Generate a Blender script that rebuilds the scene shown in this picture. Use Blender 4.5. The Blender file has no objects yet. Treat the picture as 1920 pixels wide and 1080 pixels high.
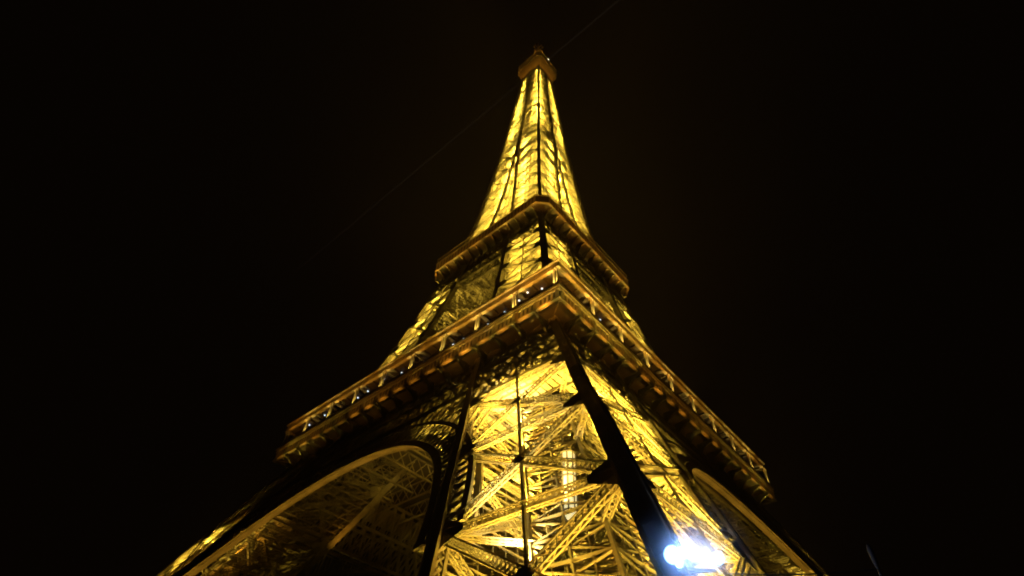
import bpy, math, random
import numpy as np
from mathutils import Vector, Matrix

R = math.radians
random.seed(7)
scene = bpy.context.scene
col = scene.collection

# ------------------------------------------------------------------ camera
cam_d = bpy.data.cameras.new('camera')
cam = bpy.data.objects.new('camera', cam_d)
col.objects.link(cam)
CAM = Vector((-76.125, -65.280, 1.6))
FWD = Vector((0.48253392, 0.46161745, 0.74435901))
RGT = Vector((0.65339286, -0.7556761, 0.04507107))
UPV = Vector((-0.58329991, -0.46461054, 0.6662569))
m = Matrix((RGT, UPV, -FWD)).transposed().to_4x4()
m.translation = CAM
cam.matrix_world = m
cam_d.sensor_width = 36.0
cam_d.lens = 36.0 * 1008.7 / 1920.0
cam_d.clip_start = 0.1
cam_d.clip_end = 6000.0
scene.camera = cam

# ------------------------------------------------------------------ night sky and exposure
world = bpy.data.worlds.new('World')
scene.world = world
world.use_nodes = True
wn, wl = world.node_tree.nodes, world.node_tree.links
wn.clear()
wo = wn.new('ShaderNodeOutputWorld')
sky = wn.new('ShaderNodeTexSky')
sky.sky_type = 'NISHITA'
sky.sun_disc = False
sky.sun_elevation = R(-12)
sky.sun_rotation = R(200)
bg1 = wn.new('ShaderNodeBackground')
bg1.inputs['Strength'].default_value = 0.05
wl.new(sky.outputs[0], bg1.inputs[0])
bg2 = wn.new('ShaderNodeBackground')                  # sodium glow of the city on the night sky
bg2.inputs['Color'].default_value = (0.0016, 0.0009, 0.0004, 1)
bg2.inputs['Strength'].default_value = 1.0
ad = wn.new('ShaderNodeAddShader')
wl.new(bg1.outputs[0], ad.inputs[0])
wl.new(bg2.outputs[0], ad.inputs[1])
wl.new(ad.outputs[0], wo.inputs['Surface'])

vs = scene.view_settings
vs.view_transform = 'Standard'
vs.look = 'None'
vs.exposure = 0.0
vs.gamma = 1.0
vs.use_curve_mapping = False
scene.cycles.max_bounces = 4
scene.cycles.diffuse_bounces = 1
scene.cycles.glossy_bounces = 2
scene.cycles.volume_bounces = 0
scene.cycles.sample_clamp_indirect = 4.0
scene.cycles.use_denoising = True
scene.cycles.use_adaptive_sampling = False
scene.cycles.pixel_filter_type = 'BLACKMAN_HARRIS'
scene.cycles.filter_width = 2.0


# ------------------------------------------------------------------ materials
def mat(name, color, rough=0.6, metal=0.0, noise=0.0, nscale=1.0, emit=None, estr=0.0):
    M = bpy.data.materials.new(name)
    M.use_nodes = True
    nt = M.node_tree
    b = nt.nodes['Principled BSDF']
    b.inputs['Base Color'].default_value = (*color, 1)
    b.inputs['Roughness'].default_value = rough
    b.inputs['Metallic'].default_value = metal
    if noise > 0:
        tc = nt.nodes.new('ShaderNodeTexCoord')
        nz = nt.nodes.new('ShaderNodeTexNoise')
        nz.inputs['Scale'].default_value = nscale
        nz.inputs['Detail'].default_value = 5
        rp = nt.nodes.new('ShaderNodeValToRGB')
        rp.color_ramp.elements[0].position = 0.3
        rp.color_ramp.elements[1].position = 0.72
        rp.color_ramp.elements[0].color = (*[c * (1 - noise) for c in color], 1)
        rp.color_ramp.elements[1].color = (*[min(1, c * (1 + noise)) for c in color], 1)
        nt.links.new(tc.outputs['Object'], nz.inputs['Vector'])
        nt.links.new(nz.outputs['Fac'], rp.inputs['Fac'])
        nt.links.new(rp.outputs['Color'], b.inputs['Base Color'])
    if emit:
        b.inputs['Emission Color'].default_value = (*emit, 1)
        b.inputs['Emission Strength'].default_value = estr
    return M


IRON = mat('iron_paint', (0.15, 0.122, 0.08), 0.5, 0.0, 0.35, 0.5)
DECK = mat('deck_plate', (0.045, 0.036, 0.028), 0.7, 0.0, 0.3, 0.4)
DARK = mat('unlit_dark', (0.025, 0.02, 0.018), 0.7)  # shade put into the colour: ceiling and frieze gaps kept dark
GLASS = mat('dark_glazing', (0.03, 0.03, 0.035), 0.15)
STONE = mat('pier_stone', (0.34, 0.31, 0.26), 0.85, 0.0, 0.25, 0.7)
PAVE = mat('esplanade_gravel', (0.16, 0.14, 0.12), 0.9, 0.0, 0.25, 0.5)
GREY = mat('galvanised_steel', (0.25, 0.26, 0.27), 0.45, 0.6, 0.15, 4)
BLACKR = mat('cable_rubber', (0.02, 0.02, 0.02), 0.6)
LENS = mat('sodium_lens', (0.8, 0.7, 0.4), 0.3, emit=(1.0, 0.85, 0.35), estr=14)
COOL = mat('cool_lamp_glass', (0.8, 0.8, 0.8), 0.3, emit=(0.75, 0.88, 1.0), estr=1.3)
FLOOD = mat('floodlight_glass', (0.9, 0.9, 0.9), 0.2, emit=(0.55, 0.72, 1.0), estr=5)
nt_ = FLOOD.node_tree                                  # hot in the middle of the glass, fading to its rim
fb_ = nt_.nodes['Principled BSDF']
fb_.inputs['Base Color'].default_value = (0.03, 0.03, 0.04, 1)
fc_ = nt_.nodes.new('ShaderNodeTexCoord')
fm_ = nt_.nodes.new('ShaderNodeVectorMath'); fm_.operation = 'MULTIPLY_ADD'
fm_.inputs[1].default_value = (2, 2, 0); fm_.inputs[2].default_value = (-1, -1, 0)
fl_ = nt_.nodes.new('ShaderNodeVectorMath'); fl_.operation = 'LENGTH'
fp_ = nt_.nodes.new('ShaderNodeMath'); fp_.operation = 'POWER'; fp_.inputs[1].default_value = 1.7
fe_ = nt_.nodes.new('ShaderNodeMath'); fe_.operation = 'MULTIPLY'; fe_.inputs[1].default_value = -2.4
fx_ = nt_.nodes.new('ShaderNodeMath'); fx_.operation = 'EXPONENT'
fs_ = nt_.nodes.new('ShaderNodeMath'); fs_.operation = 'MULTIPLY'; fs_.inputs[1].default_value = 18.0
nt_.links.new(fc_.outputs['Generated'], fm_.inputs[0]); nt_.links.new(fm_.outputs[0], fl_.inputs[0])
nt_.links.new(fl_.outputs['Value'], fp_.inputs[0]); nt_.links.new(fp_.outputs[0], fe_.inputs[0])
nt_.links.new(fe_.outputs[0], fx_.inputs[0]); nt_.links.new(fx_.outputs[0], fs_.inputs[0])
nt_.links.new(fs_.outputs[0], fb_.inputs['Emission Strength'])
fb_.inputs['Emission Color'].default_value = (0.36, 0.6, 1.0, 1)
CABIN = mat('lit_cabin_glass', (0.8, 0.8, 0.7), 0.3, emit=(1.0, 0.85, 0.4), estr=0.95)
BEAC = mat('beacon_glass', (0.9, 0.9, 0.8), 0.2, emit=(1.0, 0.85, 0.6), estr=2.0)


# ------------------------------------------------------------------ mesh builder
class MB:
    def __init__(self):
        self.p, self.q, self.w, self.t, self.r = [], [], [], [], []
        self.V, self.F = [], []
        self.n = 0

    def bar(self, p, q, w, t=None, ref=(0.31, 0.17, 1.0)):
        self.p.append(tuple(p)); self.q.append(tuple(q))
        self.w.append(w); self.t.append(w if t is None else t); self.r.append(tuple(ref))

    def bars(self, P, Q, w, t, ref):
        for a, b in zip(P, Q):
            self.bar(a, b, w, t, ref)

    def mesh(self, verts, faces):
        o = self.n
        self.V += [tuple(v) for v in verts]
        self.F += [tuple(i + o for i in f) for f in faces]
        self.n += len(verts)

    def box(self, x0, x1, y0, y1, z0, z1):
        v = [(x0, y0, z0), (x1, y0, z0), (x1, y1, z0), (x0, y1, z0), (x0, y0, z1), (x1, y0, z1), (x1, y1, z1), (x0, y1, z1)]
        self.mesh(v, [(3, 2, 1, 0), (4, 5, 6, 7), (0, 1, 5, 4), (1, 2, 6, 5), (2, 3, 7, 6), (3, 0, 4, 7)])

    def tube(self, pts, rad, seg=8):
        pts = [Vector(p) for p in pts]
        if not isinstance(rad, (list, tuple)):
            rad = [rad] * len(pts)
        vv, ff = [], []
        for k, p in enumerate(pts):
            a = (pts[min(k + 1, len(pts) - 1)] - pts[max(k - 1, 0)]).normalized()
            s = a.cross(Vector((0.13, 0.27, 1))) if abs(a.z) < 0.9 else a.cross(Vector((1, 0.1, 0)))
            s.normalize(); n = a.cross(s)
            for j in range(seg):
                an = 2 * math.pi * j / seg
                vv.append(p + rad[k] * (math.cos(an) * s + math.sin(an) * n))
        for k in range(len(pts) - 1):
            for j in range(seg):
                j2 = (j + 1) % seg
                ff.append((k * seg + j, k * seg + j2, (k + 1) * seg + j2, (k + 1) * seg + j))
        ff.append(tuple(range(seg - 1, -1, -1)))
        ff.append(tuple((len(pts) - 1) * seg + j for j in range(seg)))
        self.mesh(vv, ff)

    def ring(self, lo, hi, closed=True):
        """skin between two lists of points (loop lo and loop hi)"""
        n = len(lo)
        ff = [(k, (k + 1) % n, n + (k + 1) % n, n + k) for k in range(n if closed else n - 1)]
        self.mesh(list(lo) + list(hi), ff)

    def build(self, name, material, parent=None, smooth=False):
        me = bpy.data.meshes.new(name)
        V = np.array(self.V, float).reshape(-1, 3)
        F = list(self.F)
        if self.p:
            P, Q = np.array(self.p), np.array(self.q)
            W, T, RF = np.array(self.w)[:, None] / 2, np.array(self.t)[:, None] / 2, np.array(self.r, float)
            A = Q - P
            A /= np.maximum(np.linalg.norm(A, axis=1, keepdims=True), 1e-9)
            S = np.cross(RF, A)
            bad = np.linalg.norm(S, axis=1) < 1e-3
            S[bad] = np.cross(np.array((1.0, 0.3, 0.1)), A[bad])
            S /= np.linalg.norm(S, axis=1, keepdims=True)
            N = np.cross(A, S)
            vs_ = [P - S * W - N * T, P + S * W - N * T, P + S * W + N * T, P - S * W + N * T,
                   Q - S * W - N * T, Q + S * W - N * T, Q + S * W + N * T, Q - S * W + N * T]
            VB = np.stack(vs_, 1).reshape(-1, 3)
            base = np.arange(len(P))[:, None, None] * 8 + len(V)
            fq = np.array([(3, 2, 1, 0), (4, 5, 6, 7), (0, 1, 5, 4), (1, 2, 6, 5), (2, 3, 7, 6), (3, 0, 4, 7)])[None]
            F += [tuple(f) for f in (base + fq).reshape(-1, 4).tolist()]
            V = np.concatenate([V, VB])
        me.from_pydata(V.tolist(), [], F)
        me.materials.append(material)
        if smooth:
            me.polygons.foreach_set('use_smooth', [True] * len(me.polygons))
        me.update()
        o = bpy.data.objects.new(name, me)
        col.objects.link(o)
        if parent is not None:
            o.parent = parent
        return o


def V3(*a):
    return np.array(a, float)


def girder(mb, p, q, ref, w, d, chord, lace, pitch, double=False):
    """a riveted box girder: four corner chords, zigzag lacing on its four sides; ref = its depth direction"""
    p, q, ref = np.asarray(p, float), np.asarray(q, float), np.asarray(ref, float)
    a = q - p
    L = np.linalg.norm(a)
    if L < 1e-6:
        return
    a = a / L
    s = np.cross(ref, a); s /= np.linalg.norm(s)
    n = np.cross(a, s)
    hw, hd = (w - chord) / 2, (d - chord) / 2
    c = {(i, j): s * hw * i + n * hd * j for i in (-1, 1) for j in (-1, 1)}
    for k in c:
        mb.bar(p + c[k], q + c[k], chord, chord, n)
    m_ = max(2, int(round(L / pitch)))
    st = [p + a * L * k / m_ for k in range(m_ + 1)]
    for k in range(m_):
        e = 1 if k % 2 else -1
        for j in (-1, 1):
            mb.bar(st[k] + c[(e, j)], st[k + 1] + c[(-e, j)], lace, lace * 0.5, n)
            if double:
                mb.bar(st[k] + c[(-e, j)], st[k + 1] + c[(e, j)], lace, lace * 0.45, n)
        for i in (-1, 1):
            mb.bar(st[k] + c[(i, e)], st[k + 1] + c[(i, -e)], lace, lace * 0.5, s)


def truss(mb, p, q, ref, chord, lace, pitch, up):
    """flat lattice: two chords `up` apart and X lacing"""
    p, q, up = np.asarray(p, float), np.asarray(q, float), np.asarray(up, float)
    L = np.linalg.norm(q - p)
    mb.bar(p, q, chord, chord, ref); mb.bar(p + up, q + up, chord, chord, ref)
    k_ = max(1, int(round(L / pitch)))
    for k in range(k_):
        a, b = p + (q - p) * k / k_, p + (q - p) * (k + 1) / k_
        mb.bar(a, b + up, lace, lace * 0.6, ref); mb.bar(a + up, b, lace, lace * 0.5, ref)


def empty(name, loc=(0, 0, 0), parent=None):
    o = bpy.data.objects.new(name, None)
    o.empty_display_size = 1.0
    col.objects.link(o)
    o.location = loc
    if parent is not None:
        o.parent = parent
    return o


def tag(o, label=None, cat=None, group=None, kind=None):
    if label: o['label'] = label
    if cat: o['category'] = cat
    if group: o['group'] = group
    if kind: o['kind'] = kind
    return o


def copy_turned(o, k, parent):
    """a copy of a part and its sub-parts, turned k quarter turns about the tower's axis"""
    c = o.copy(); col.objects.link(c); c.parent = parent
    c.rotation_euler = (0, 0, o.rotation_euler.z + k * math.pi / 2)
    for ch in o.children:
        g = ch.copy(); col.objects.link(g); g.parent = c
    return c


LAMPS = []


def lamp(pos, aim, power, color, cone=150, rad=0.25, blend=0.6):
    ld = bpy.data.lights.new('projector_or_added_light', 'SPOT')
    ld.energy = power; ld.color = color
    ld.spot_size = R(cone); ld.spot_blend = blend
    ld.shadow_soft_size = rad
    o = bpy.data.objects.new('projector_or_added_light', ld)
    col.objects.link(o)
    o.location = pos
    o.rotation_euler = Vector(aim).to_track_quat('-Z', 'Y').to_euler()
    LAMPS.append(o)
    return o


# ------------------------------------------------------------------ ground
g = MB()
g.mesh([(-1500, -1500, 0), (1500, -1500, 0), (1500, 1500, 0), (-1500, 1500, 0)], [(0, 1, 2, 3)])
tag(g.build('ground', PAVE), kind='structure')

# ------------------------------------------------------------------ tower profile
PZ = [0, 12, 24, 32, 45, 55.6, 57.6, 70, 82, 95.7, 111, 116, 133, 150, 168, 190, 212, 240, 267, 300]
PH = [60.5, 54.3, 48.3, 43.9, 37.5, 32.3, 31.6, 27.6, 24.3, 21.1, 18.0, 17.2, 13.9, 12.1, 10.75, 9.25, 7.8, 6.3, 5.1, 4.9]
WZ = [0, 45, 57.6, 103, 116, 150, 176, 190]
WW = [15, 15, 14.6, 11.2, 10.4, 9.7, 9.3, 9.25]


def H(z): return float(np.interp(z, PZ, PH))
def W(z): return H(z) if z >= 190 else min(H(z), float(np.interp(z, WZ, WW)))


def corners(z):
    o, i = H(z), H(z) - W(z)
    return {'A': V3(-o, -o, z), 'B': V3(-o, -i, z), 'C': V3(-i, -o, z), 'D': V3(-i, -i, z)}


FACES = [('A', 'B', V3(1, 0, 0)), ('A', 'C', V3(0, 1, 0)), ('B', 'D', V3(0, 1, 0)), ('C', 'D', V3(1, 0, 0))]

YEL = (1.0, 0.69, 0.075)
AMB = (1.0, 0.40, 0.03)

tower = tag(empty('lattice_tower'), 'tall wrought iron lattice tower glowing yellow from its own lamps in the night', 'tower')


def leg_section(name, zs, raft, gw, gd, chord, lace, pitch, parent, mid=True, hgird=True, double=False, gusset=2.4):
    root = empty(name, (0, 0, 0), parent)
    rr = random.Random(5)
    faces = [MB() for _ in FACES]
    ib = MB()
    for k in 'ABCD':
        fr = MB()
        for a, b in zip(zs[:-1], zs[1:]):
            sub = [a] + [z for z in PZ if a < z < b] + [b]
            for u, v in zip(sub[:-1], sub[1:]):
                cu, cv = corners(u), corners(v)
                out = {'A': (-1, -1), 'B': (-1, 1), 'C': (1, -1), 'D': (1, 1)}[k]
                e = raft / 2
                for dx, dy in ((1, 1), (1, -1), (-1, 1), (-1, -1)):      # corner angles of the box
                    off = V3(dx, dy, 0) * (e - 0.04)
                    fr.bar(cu[k] + off, cv[k] + off, 0.24, 0.24, (1, 0, 0))
                fr.bar(cu[k] + V3(out[0] * e, 0, 0), cv[k] + V3(out[0] * e, 0, 0), 0.05, raft, (0, 1, 0))   # outer web plates
                fr.bar(cu[k] + V3(0, out[1] * e, 0), cv[k] + V3(0, out[1] * e, 0), raft, 0.05, (0, 1, 0))
                ns = max(2, int((v - u) / 0.8))
                for j in range(ns):                                     # laced inner sides
                    t0, t1 = j / ns, (j + 1) / ns
                    p, q = cu[k] + (cv[k] - cu[k]) * t0, cu[k] + (cv[k] - cu[k]) * t1
                    sg = 1 if j % 2 else -1
                    i1, i2 = -out[0] * (e - 0.02), -out[1] * (e - 0.02)
                    w = e - 0.12
                    fr.bar(p + V3(i1, sg * w, 0), q + V3(i1, -sg * w, 0), 0.05, 0.13, (0, 1, 0))
                    fr.bar(p + V3(i1, -sg * w, 0), q + V3(i1, sg * w, 0), 0.04, 0.13, (0, 1, 0))
                    fr.bar(p + V3(sg * w, i2, 0), q + V3(-sg * w, i2, 0), 0.13, 0.05, (0, 1, 0))
                    fr.bar(p + V3(-sg * w, i2, 0), q + V3(sg * w, i2, 0), 0.13, 0.04, (0, 1, 0))
            L = int((b - a) / 1.6)
            for j in range(L):                                          # cover plates over the joints
                z = a + (b - a) * (j + 0.5) / L
                c0, c1 = corners(z - 0.12)[k], corners(z + 0.12)[k]
                fr.bar(c0 + V3(out[0] * (e + 0.03), 0, 0), c1 + V3(out[0] * (e + 0.03), 0, 0), 0.04, raft, (0, 1, 0))
                fr.bar(c0 + V3(0, out[1] * (e + 0.03), 0), c1 + V3(0, out[1] * (e + 0.03), 0), raft, 0.04, (0, 1, 0))
        fr.build('rafter', IRON, root)
    for idx, (a, b) in enumerate(zip(zs[:-1], zs[1:])):
        ca, cb = corners(a), corners(b)
        for fi, (u, v, n) in enumerate(FACES):
            mb = faces[fi]
            girder(mb, ca[u], cb[v], n, gw, gd, chord, lace, pitch, double)
            girder(mb, ca[v], cb[u], n, gw - 0.04, gd - 0.03, chord, lace, pitch, double)
            if hgird:
                girder(mb, cb[u], cb[v], n, gw * 0.9, gd * 0.9, chord, lace, pitch, double)
            # where the two diagonals cross
            t = np.linalg.norm(ca[v] - ca[u]); s = np.linalg.norm(cb[v] - cb[u])
            X = ca[u] + (cb[v] - ca[u]) * t / (t + s)
            ax = ((cb[u] + cb[v]) - (ca[u] + ca[v])); ax = ax / np.linalg.norm(ax)
            acr = (cb[v] - cb[u]) / s
            if gusset > 1.5:
                r_ = gw * 0.95
                for sg in (-1, 1):
                    c_ = X + n * sg * (gd / 2 + 0.02)
                    pl = [c_ - ax * r_, c_ + acr * r_ * 1.2, c_ + ax * r_, c_ - acr * r_ * 1.2]
                    pl2 = [p + n * 0.03 * sg for p in pl]
                    mb.mesh(pl + pl2, [(0, 1, 2, 3), (7, 6, 5, 4)] + [(k, (k + 1) % 4, 4 + (k + 1) % 4, 4 + k) for k in range(4)])
                for w_ in (u, v):
                    if idx == len(zs) - 2:
                        continue
                    ac = acr * (1 if w_ == u else -1)
                    c_ = cb[w_] - n * (gd / 2 + 0.03) * (1 if fi < 2 else -1)      # tapered node plate
                    pl = [c_ - ax * gusset, c_ - ax * gusset * 0.6 + ac * 0.95, c_ - ax * 0.42 + ac * 2.5,
                          c_ + ax * 0.42 + ac * 2.5, c_ + ax * gusset * 0.6 + ac * 0.95, c_ + ax * gusset]
                    pl2 = [p - n * 0.03 for p in pl]
                    mb.mesh(pl + pl2, [(0, 1, 2, 3, 4, 5), (11, 10, 9, 8, 7, 6)] + [(k, (k + 1) % 6, 6 + (k + 1) % 6, 6 + k) for k in range(6)])
            if mid and fi >= 2:                 # light secondary members of the inner faces
                for t in (0.11, 0.22, 0.33, 0.44, 0.56, 0.67, 0.78, 0.89):
                    p, q = ca[u] + (cb[u] - ca[u]) * t, ca[v] + (cb[v] - ca[v]) * t
                    mb.bar(p + n * 0.45, q + n * 0.45, 0.1, 0.22, n)
                for t in (0.1, 0.2, 0.3, 0.4, 0.5, 0.6, 0.7, 0.8, 0.9):
                    p, q = ca[u] + (ca[v] - ca[u]) * t, cb[u] + (cb[v] - cb[u]) * t
                    mb.bar(p + n * 0.62, q + n * 0.62, 0.08, 0.1, n)
                for j in range(5):
                    t0, t1 = j / 5, (j + 1) / 5
                    for m0 in (0.0, 0.33, 0.67):
                        p = ca[u] + (ca[v] - ca[u]) * m0; q = cb[u] + (cb[v] - cb[u]) * (m0 + 0.33)
                        p1 = p + (cb[u] + (cb[v] - cb[u]) * m0 - p) * t0
                        q1 = ca[u] + (ca[v] - ca[u]) * (m0 + 0.33)
                        q1 = q1 + (q - q1) * t1
                        mb.bar(p1 + n * 0.8, q1 + n * 0.8, 0.09, 0.09, n)
            if mid and fi < 2:
                mb.bar((ca[u] + ca[v]) / 2, (cb[u] + cb[v]) / 2, 0.22, 0.2, n)
        # floor diaphragm inside the leg
        girder(ib, cb['A'], cb['D'], V3(0, 0, 1), gw * 0.7, gd * 0.8, chord * 0.8, lace, pitch)
        girder(ib, cb['B'], cb['C'], V3(0, 0, 1), gw * 0.7 - 0.03, gd * 0.8 - 0.03, chord * 0.8, lace, pitch)
    for mb in faces:
        mb.build('cross_bracing', IRON, root)
    ib.build('floor_bracing', IRON, root)
    return root


def shaft(mb, cx, half, z0, z1, step):
    """a square lattice shaft; cx(z) its centre, half(z) its half width"""
    zs_ = np.arange(z0, z1, step)
    for a, b in zip(zs_[:-1], zs_[1:]):
        pa, pb = cx(a), cx(b)
        ha, hb = half(a), half(b)
        q = ((-1, -1), (-1, 1), (1, 1), (1, -1))
        A_ = [V3(pa[0] + x * ha, pa[1] + y * ha, a) for x, y in q]
        B_ = [V3(pb[0] + x * hb, pb[1] + y * hb, b) for x, y in q]
        for j in range(4):
            k = (j + 1) % 4
            mb.bar(A_[j], B_[j], 0.25, 0.25, (1, 0, 0))
            mb.bar(A_[j], B_[k], 0.14, 0.12); mb.bar(A_[k], B_[j], 0.14, 0.1)
            mb.bar(A_[j], A_[k], 0.12, 0.3)
            mb.bar((A_[j] + A_[k]) / 2, (B_[j] + B_[k]) / 2, 0.16, 0.16, (1, 0, 0))
            mb.bar(A_[j] * 0.75 + A_[k] * 0.25, B_[j] * 0.75 + B_[k] * 0.25, 0.1, 0.1, (1, 0, 0))
            mb.bar(A_[j] * 0.25 + A_[k] * 0.75, B_[j] * 0.25 + B_[k] * 0.75, 0.1, 0.1, (1, 0, 0))
        mb.bar(A_[0], B_[2], 0.3, 0.08); mb.bar(A_[1], B_[3], 0.3, 0.08)


# lower legs: node heights read off the photograph's X panels
LOW = [1.5, 6.5, 17.5, 28.5, 40.0, 51.0, 57.6]
low = leg_section('leg', LOW, 1.02, 0.74, 0.45, 0.095, 0.055, 0.48, tower, double=True)


def centre(z, u=0.0, v=0.0):
    c = H(z) - W(z) / 2
    return V3(-c + u, -c + v, z)


# lift track, stairs and pipes inside the leg
lt = MB()
for u, v in ((-2.2, 0.8), (0.8, -2.2), (2.6, -0.6), (-0.6, 2.6)):
    zz = [2, 12, 24, 32, 45, 56]
    for a, b in zip(zz[:-1], zz[1:]):
        girder(lt, centre(a, u, v), centre(b, u, v), V3(1, -1, 0), 0.9, 0.5, 0.13, 0.09, 0.8)
for k in range(36):
    z = 3 + k * 1.5
    lt.bar(centre(z, -2.2, 0.8), centre(z, 0.8, -2.2), 0.22, 0.22)
    lt.bar(centre(z, 2.6, -0.6), centre(z, -0.6, 2.6), 0.18, 0.18)
    lt.bar(centre(z, -2.2, 0.8), centre(z + 1.5, 0.8, -2.2), 0.12, 0.12)
    lt.bar(centre(z, -2.2, 0.8), centre(z, -0.6, 2.6), 0.14, 0.14)
    lt.bar(centre(z, 0.8, -2.2), centre(z, 2.6, -0.6), 0.14, 0.14)
lt.build('lift_track', IRON, low)
sk = MB()
shaft(sk, lambda z: centre(z)[:2], lambda z: 3.1, 4, 52, 2.2)
sk.build('shaft_lattice', IRON, low)
cl_ = MB()
zc_ = 42.0
o_, i_ = H(zc_) - 0.6, H(zc_) - W(zc_) + 0.6
for j in range(14):
    y = -o_ + (o_ - i_) * j / 14
    cl_.box(-o_, -i_, y, y + 0.78, zc_, zc_ + 0.08)
for j in range(5):
    x = -o_ + (o_ - i_) * (j + 0.5) / 5
    cl_.box(x - 0.12, x + 0.12, -o_, -i_, zc_ - 0.4, zc_ - 0.01)
cl_.build('slatted_floor', IRON, low)
st = MB()
for k in range(22):
    z = 3 + k * 2.4
    for sgn in (-1, 1):
        c0, c1 = centre(z, 4.3, sgn * 1.4), centre(z + 2.4, 4.3, -sgn * 1.4)
        c0 = centre(z, 4.2 + 0.6 * (k % 2), -2 if k % 2 else 2)
        c1 = centre(z + 2.4, 4.2 + 0.6 * ((k + 1) % 2), 2 if k % 2 else -2)
        o_ = V3(0.55 * sgn, 0, 0)
        st.bar(c0 + o_, c1 + o_, 0.3, 0.06, (1, 0, 0))
        st.bar(c0 + o_ + V3(0, 0, 1.0), c1 + o_ + V3(0, 0, 1.0), 0.06, 0.06)
    for j in range(9):
        p = c0 + (c1 - c0) * (j + 0.5) / 9
        st.bar(p - V3(0.5, 0, 0), p + V3(0.5, 0, 0), 0.28, 0.04, (0, 0, 1))
    st.box(c1[0] - 0.9, c1[0] + 0.9, c1[1] - 0.7, c1[1] + 0.7, c1[2] - 0.06, c1[2])
    for dx in (-0.85, 0.85):
        for dy in (-0.65, 0.65):
            st.bar(c1 + V3(dx, dy, 0), c1 + V3(dx, dy, 1.05), 0.06, 0.06)
st.build('staircase', IRON, low)
PROJ_LOW = [(z, u, v) for z in (3, 9, 15, 21, 26, 31, 36) for u, v in ((3.6, -3.6), (-3.6, 3.6), (4.6, 4.6))] + [(2.6, -4.5, -4.5), (2.6, -5.2, 0.5)]
pj = MB()
pj.box(-0.3, 0.3, -0.25, 0.25, -0.55, -0.1)
pj.bar((-0.6, 0, -0.62), (0.6, 0, -0.62), 0.12, 0.12)
pj0 = None
for z, u, v in PROJ_LOW:
    if pj0 is None:
        pj0 = pj.build('projector', GREY, low); o = pj0
    else:
        o = pj0.copy(); col.objects.link(o); o.parent = low
    o.location = centre(z, u, v)
for k, p in corners(0).items():
    ft = MB()
    x, y = p[0], p[1]
    lo = [(x - 3.6, y - 3.6, 0), (x + 3.6, y - 3.6, 0), (x + 3.6, y + 3.6, 0), (x - 3.6, y + 3.6, 0)]
    hi = [(x - 2.0, y - 2.0, 2.6), (x + 2.6, y - 2.0, 2.6), (x + 2.6, y + 2.6, 2.6), (x - 2.0, y + 2.6, 2.6)]
    ft.ring(lo, hi)
    ft.mesh(hi, [(0, 1, 2, 3)])
    ft.build('masonry_footing', STONE, low)
for k in (1, 2, 3):
    copy_turned(low, k, tower)

# legs between the two platforms
MIDZ = [57.6, 66.5, 76.5, 86, 95, 104, 112]
mid_leg = leg_section('upper_leg', MIDZ, 1.0, 0.7, 0.6, 0.14, 0.09, 0.6, tower, mid=True, double=True)
for k in (1, 2, 3):
    copy_turned(mid_leg, k, tower)

# ------------------------------------------------------------------ arches under the first platform
ar, rim, spn = MB(), MB(), MB()
RA, ZC = 36.6, 4.5
N_ = 72
def apt(r, an, dx=0.0):
    y, z = -r * math.cos(an), ZC + r * math.sin(an)
    return V3(-H(min(z, 45.0)) + dx, y, z)
angs = [R(20) + (math.pi - 2 * R(20)) * k / N_ for k in range(N_ + 1)]
for a, b in zip(angs[:-1], angs[1:]):
    # soffit plate with thickness
    p = [apt(RA, a, 0.25), apt(RA, b, 0.25), apt(RA, b, 0.95), apt(RA, a, 0.95), apt(RA + 0.25, a, 0.25), apt(RA + 0.25, b, 0.25), apt(RA + 0.25, b, 0.95), apt(RA + 0.25, a, 0.95)]
    ar.mesh(p, [(0, 1, 2, 3), (7, 6, 5, 4), (1, 0, 4, 5), (2, 1, 5, 6), (3, 2, 6, 7), (0, 3, 7, 4)])
    for r_, hgt in ((RA, 0.75), (RA + 3.6, 0.5)):
        for dx in (0.0, 1.0):
            q = [apt(r_ - 0.1, a, dx - 0.12), apt(r_ - 0.1, b, dx - 0.12), apt(r_ - 0.1, b, dx + 0.12), apt(r_ - 0.1, a, dx + 0.12),
                 apt(r_ + hgt, a, dx - 0.12), apt(r_ + hgt, b, dx - 0.12), apt(r_ + hgt, b, dx + 0.12), apt(r_ + hgt, a, dx + 0.12)]
            rim.mesh(q, [(0, 1, 2, 3), (7, 6, 5, 4), (1, 0, 4, 5), (2, 1, 5, 6), (3, 2, 6, 7), (0, 3, 7, 4)])
    for dx in (0.0, 1.0):
        rim.bar(apt(RA + 0.7, a, dx), apt(RA + 3.6, b, dx), 0.16, 0.12, (1, 0, 0))
        rim.bar(apt(RA + 3.6, a, dx), apt(RA + 0.7, b, dx), 0.16, 0.1, (1, 0, 0))
    rim.bar(apt(RA + 0.7, a, 0), apt(RA + 3.6, a, 0), 0.22, 0.2, (1, 0, 0))
# spandrel: uprights and struts from the arch to the girder above
for k in range(-17, 18):
    y = k * 1.62
    r_ = RA + 4.0
    z0 = ZC + math.sqrt(max(r_ * r_ - y * y, 0))
    if z0 < 44.3 and abs(y) < H(z0) - W(z0) + 0.3:
        spn.bar((-H(z0), y, z0), (-H(44.6), y, 44.6), 0.3, 0.25, (1, 0, 0))
        spn.bar((-H(z0) + 1.5, y, z0), (-H(44.6) + 1.5, y, 44.6), 0.25, 0.2, (1, 0, 0))
for zz in (32, 36, 40):
    yi = H(zz) - W(zz)
    ya = math.sqrt(max((RA + 4.0) ** 2 - (zz - ZC) ** 2, 0))
    for s in (-1, 1):
        if yi > ya:
            spn.bar((-H(zz), s * ya, zz), (-H(zz), s * yi, zz), 0.28, 0.22, (1, 0, 0))
spn.bar((-H(44.6), -23, 44.6), (-H(44.6), 23, 44.6), 0.3, 0.2, (1, 0, 0))
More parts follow.
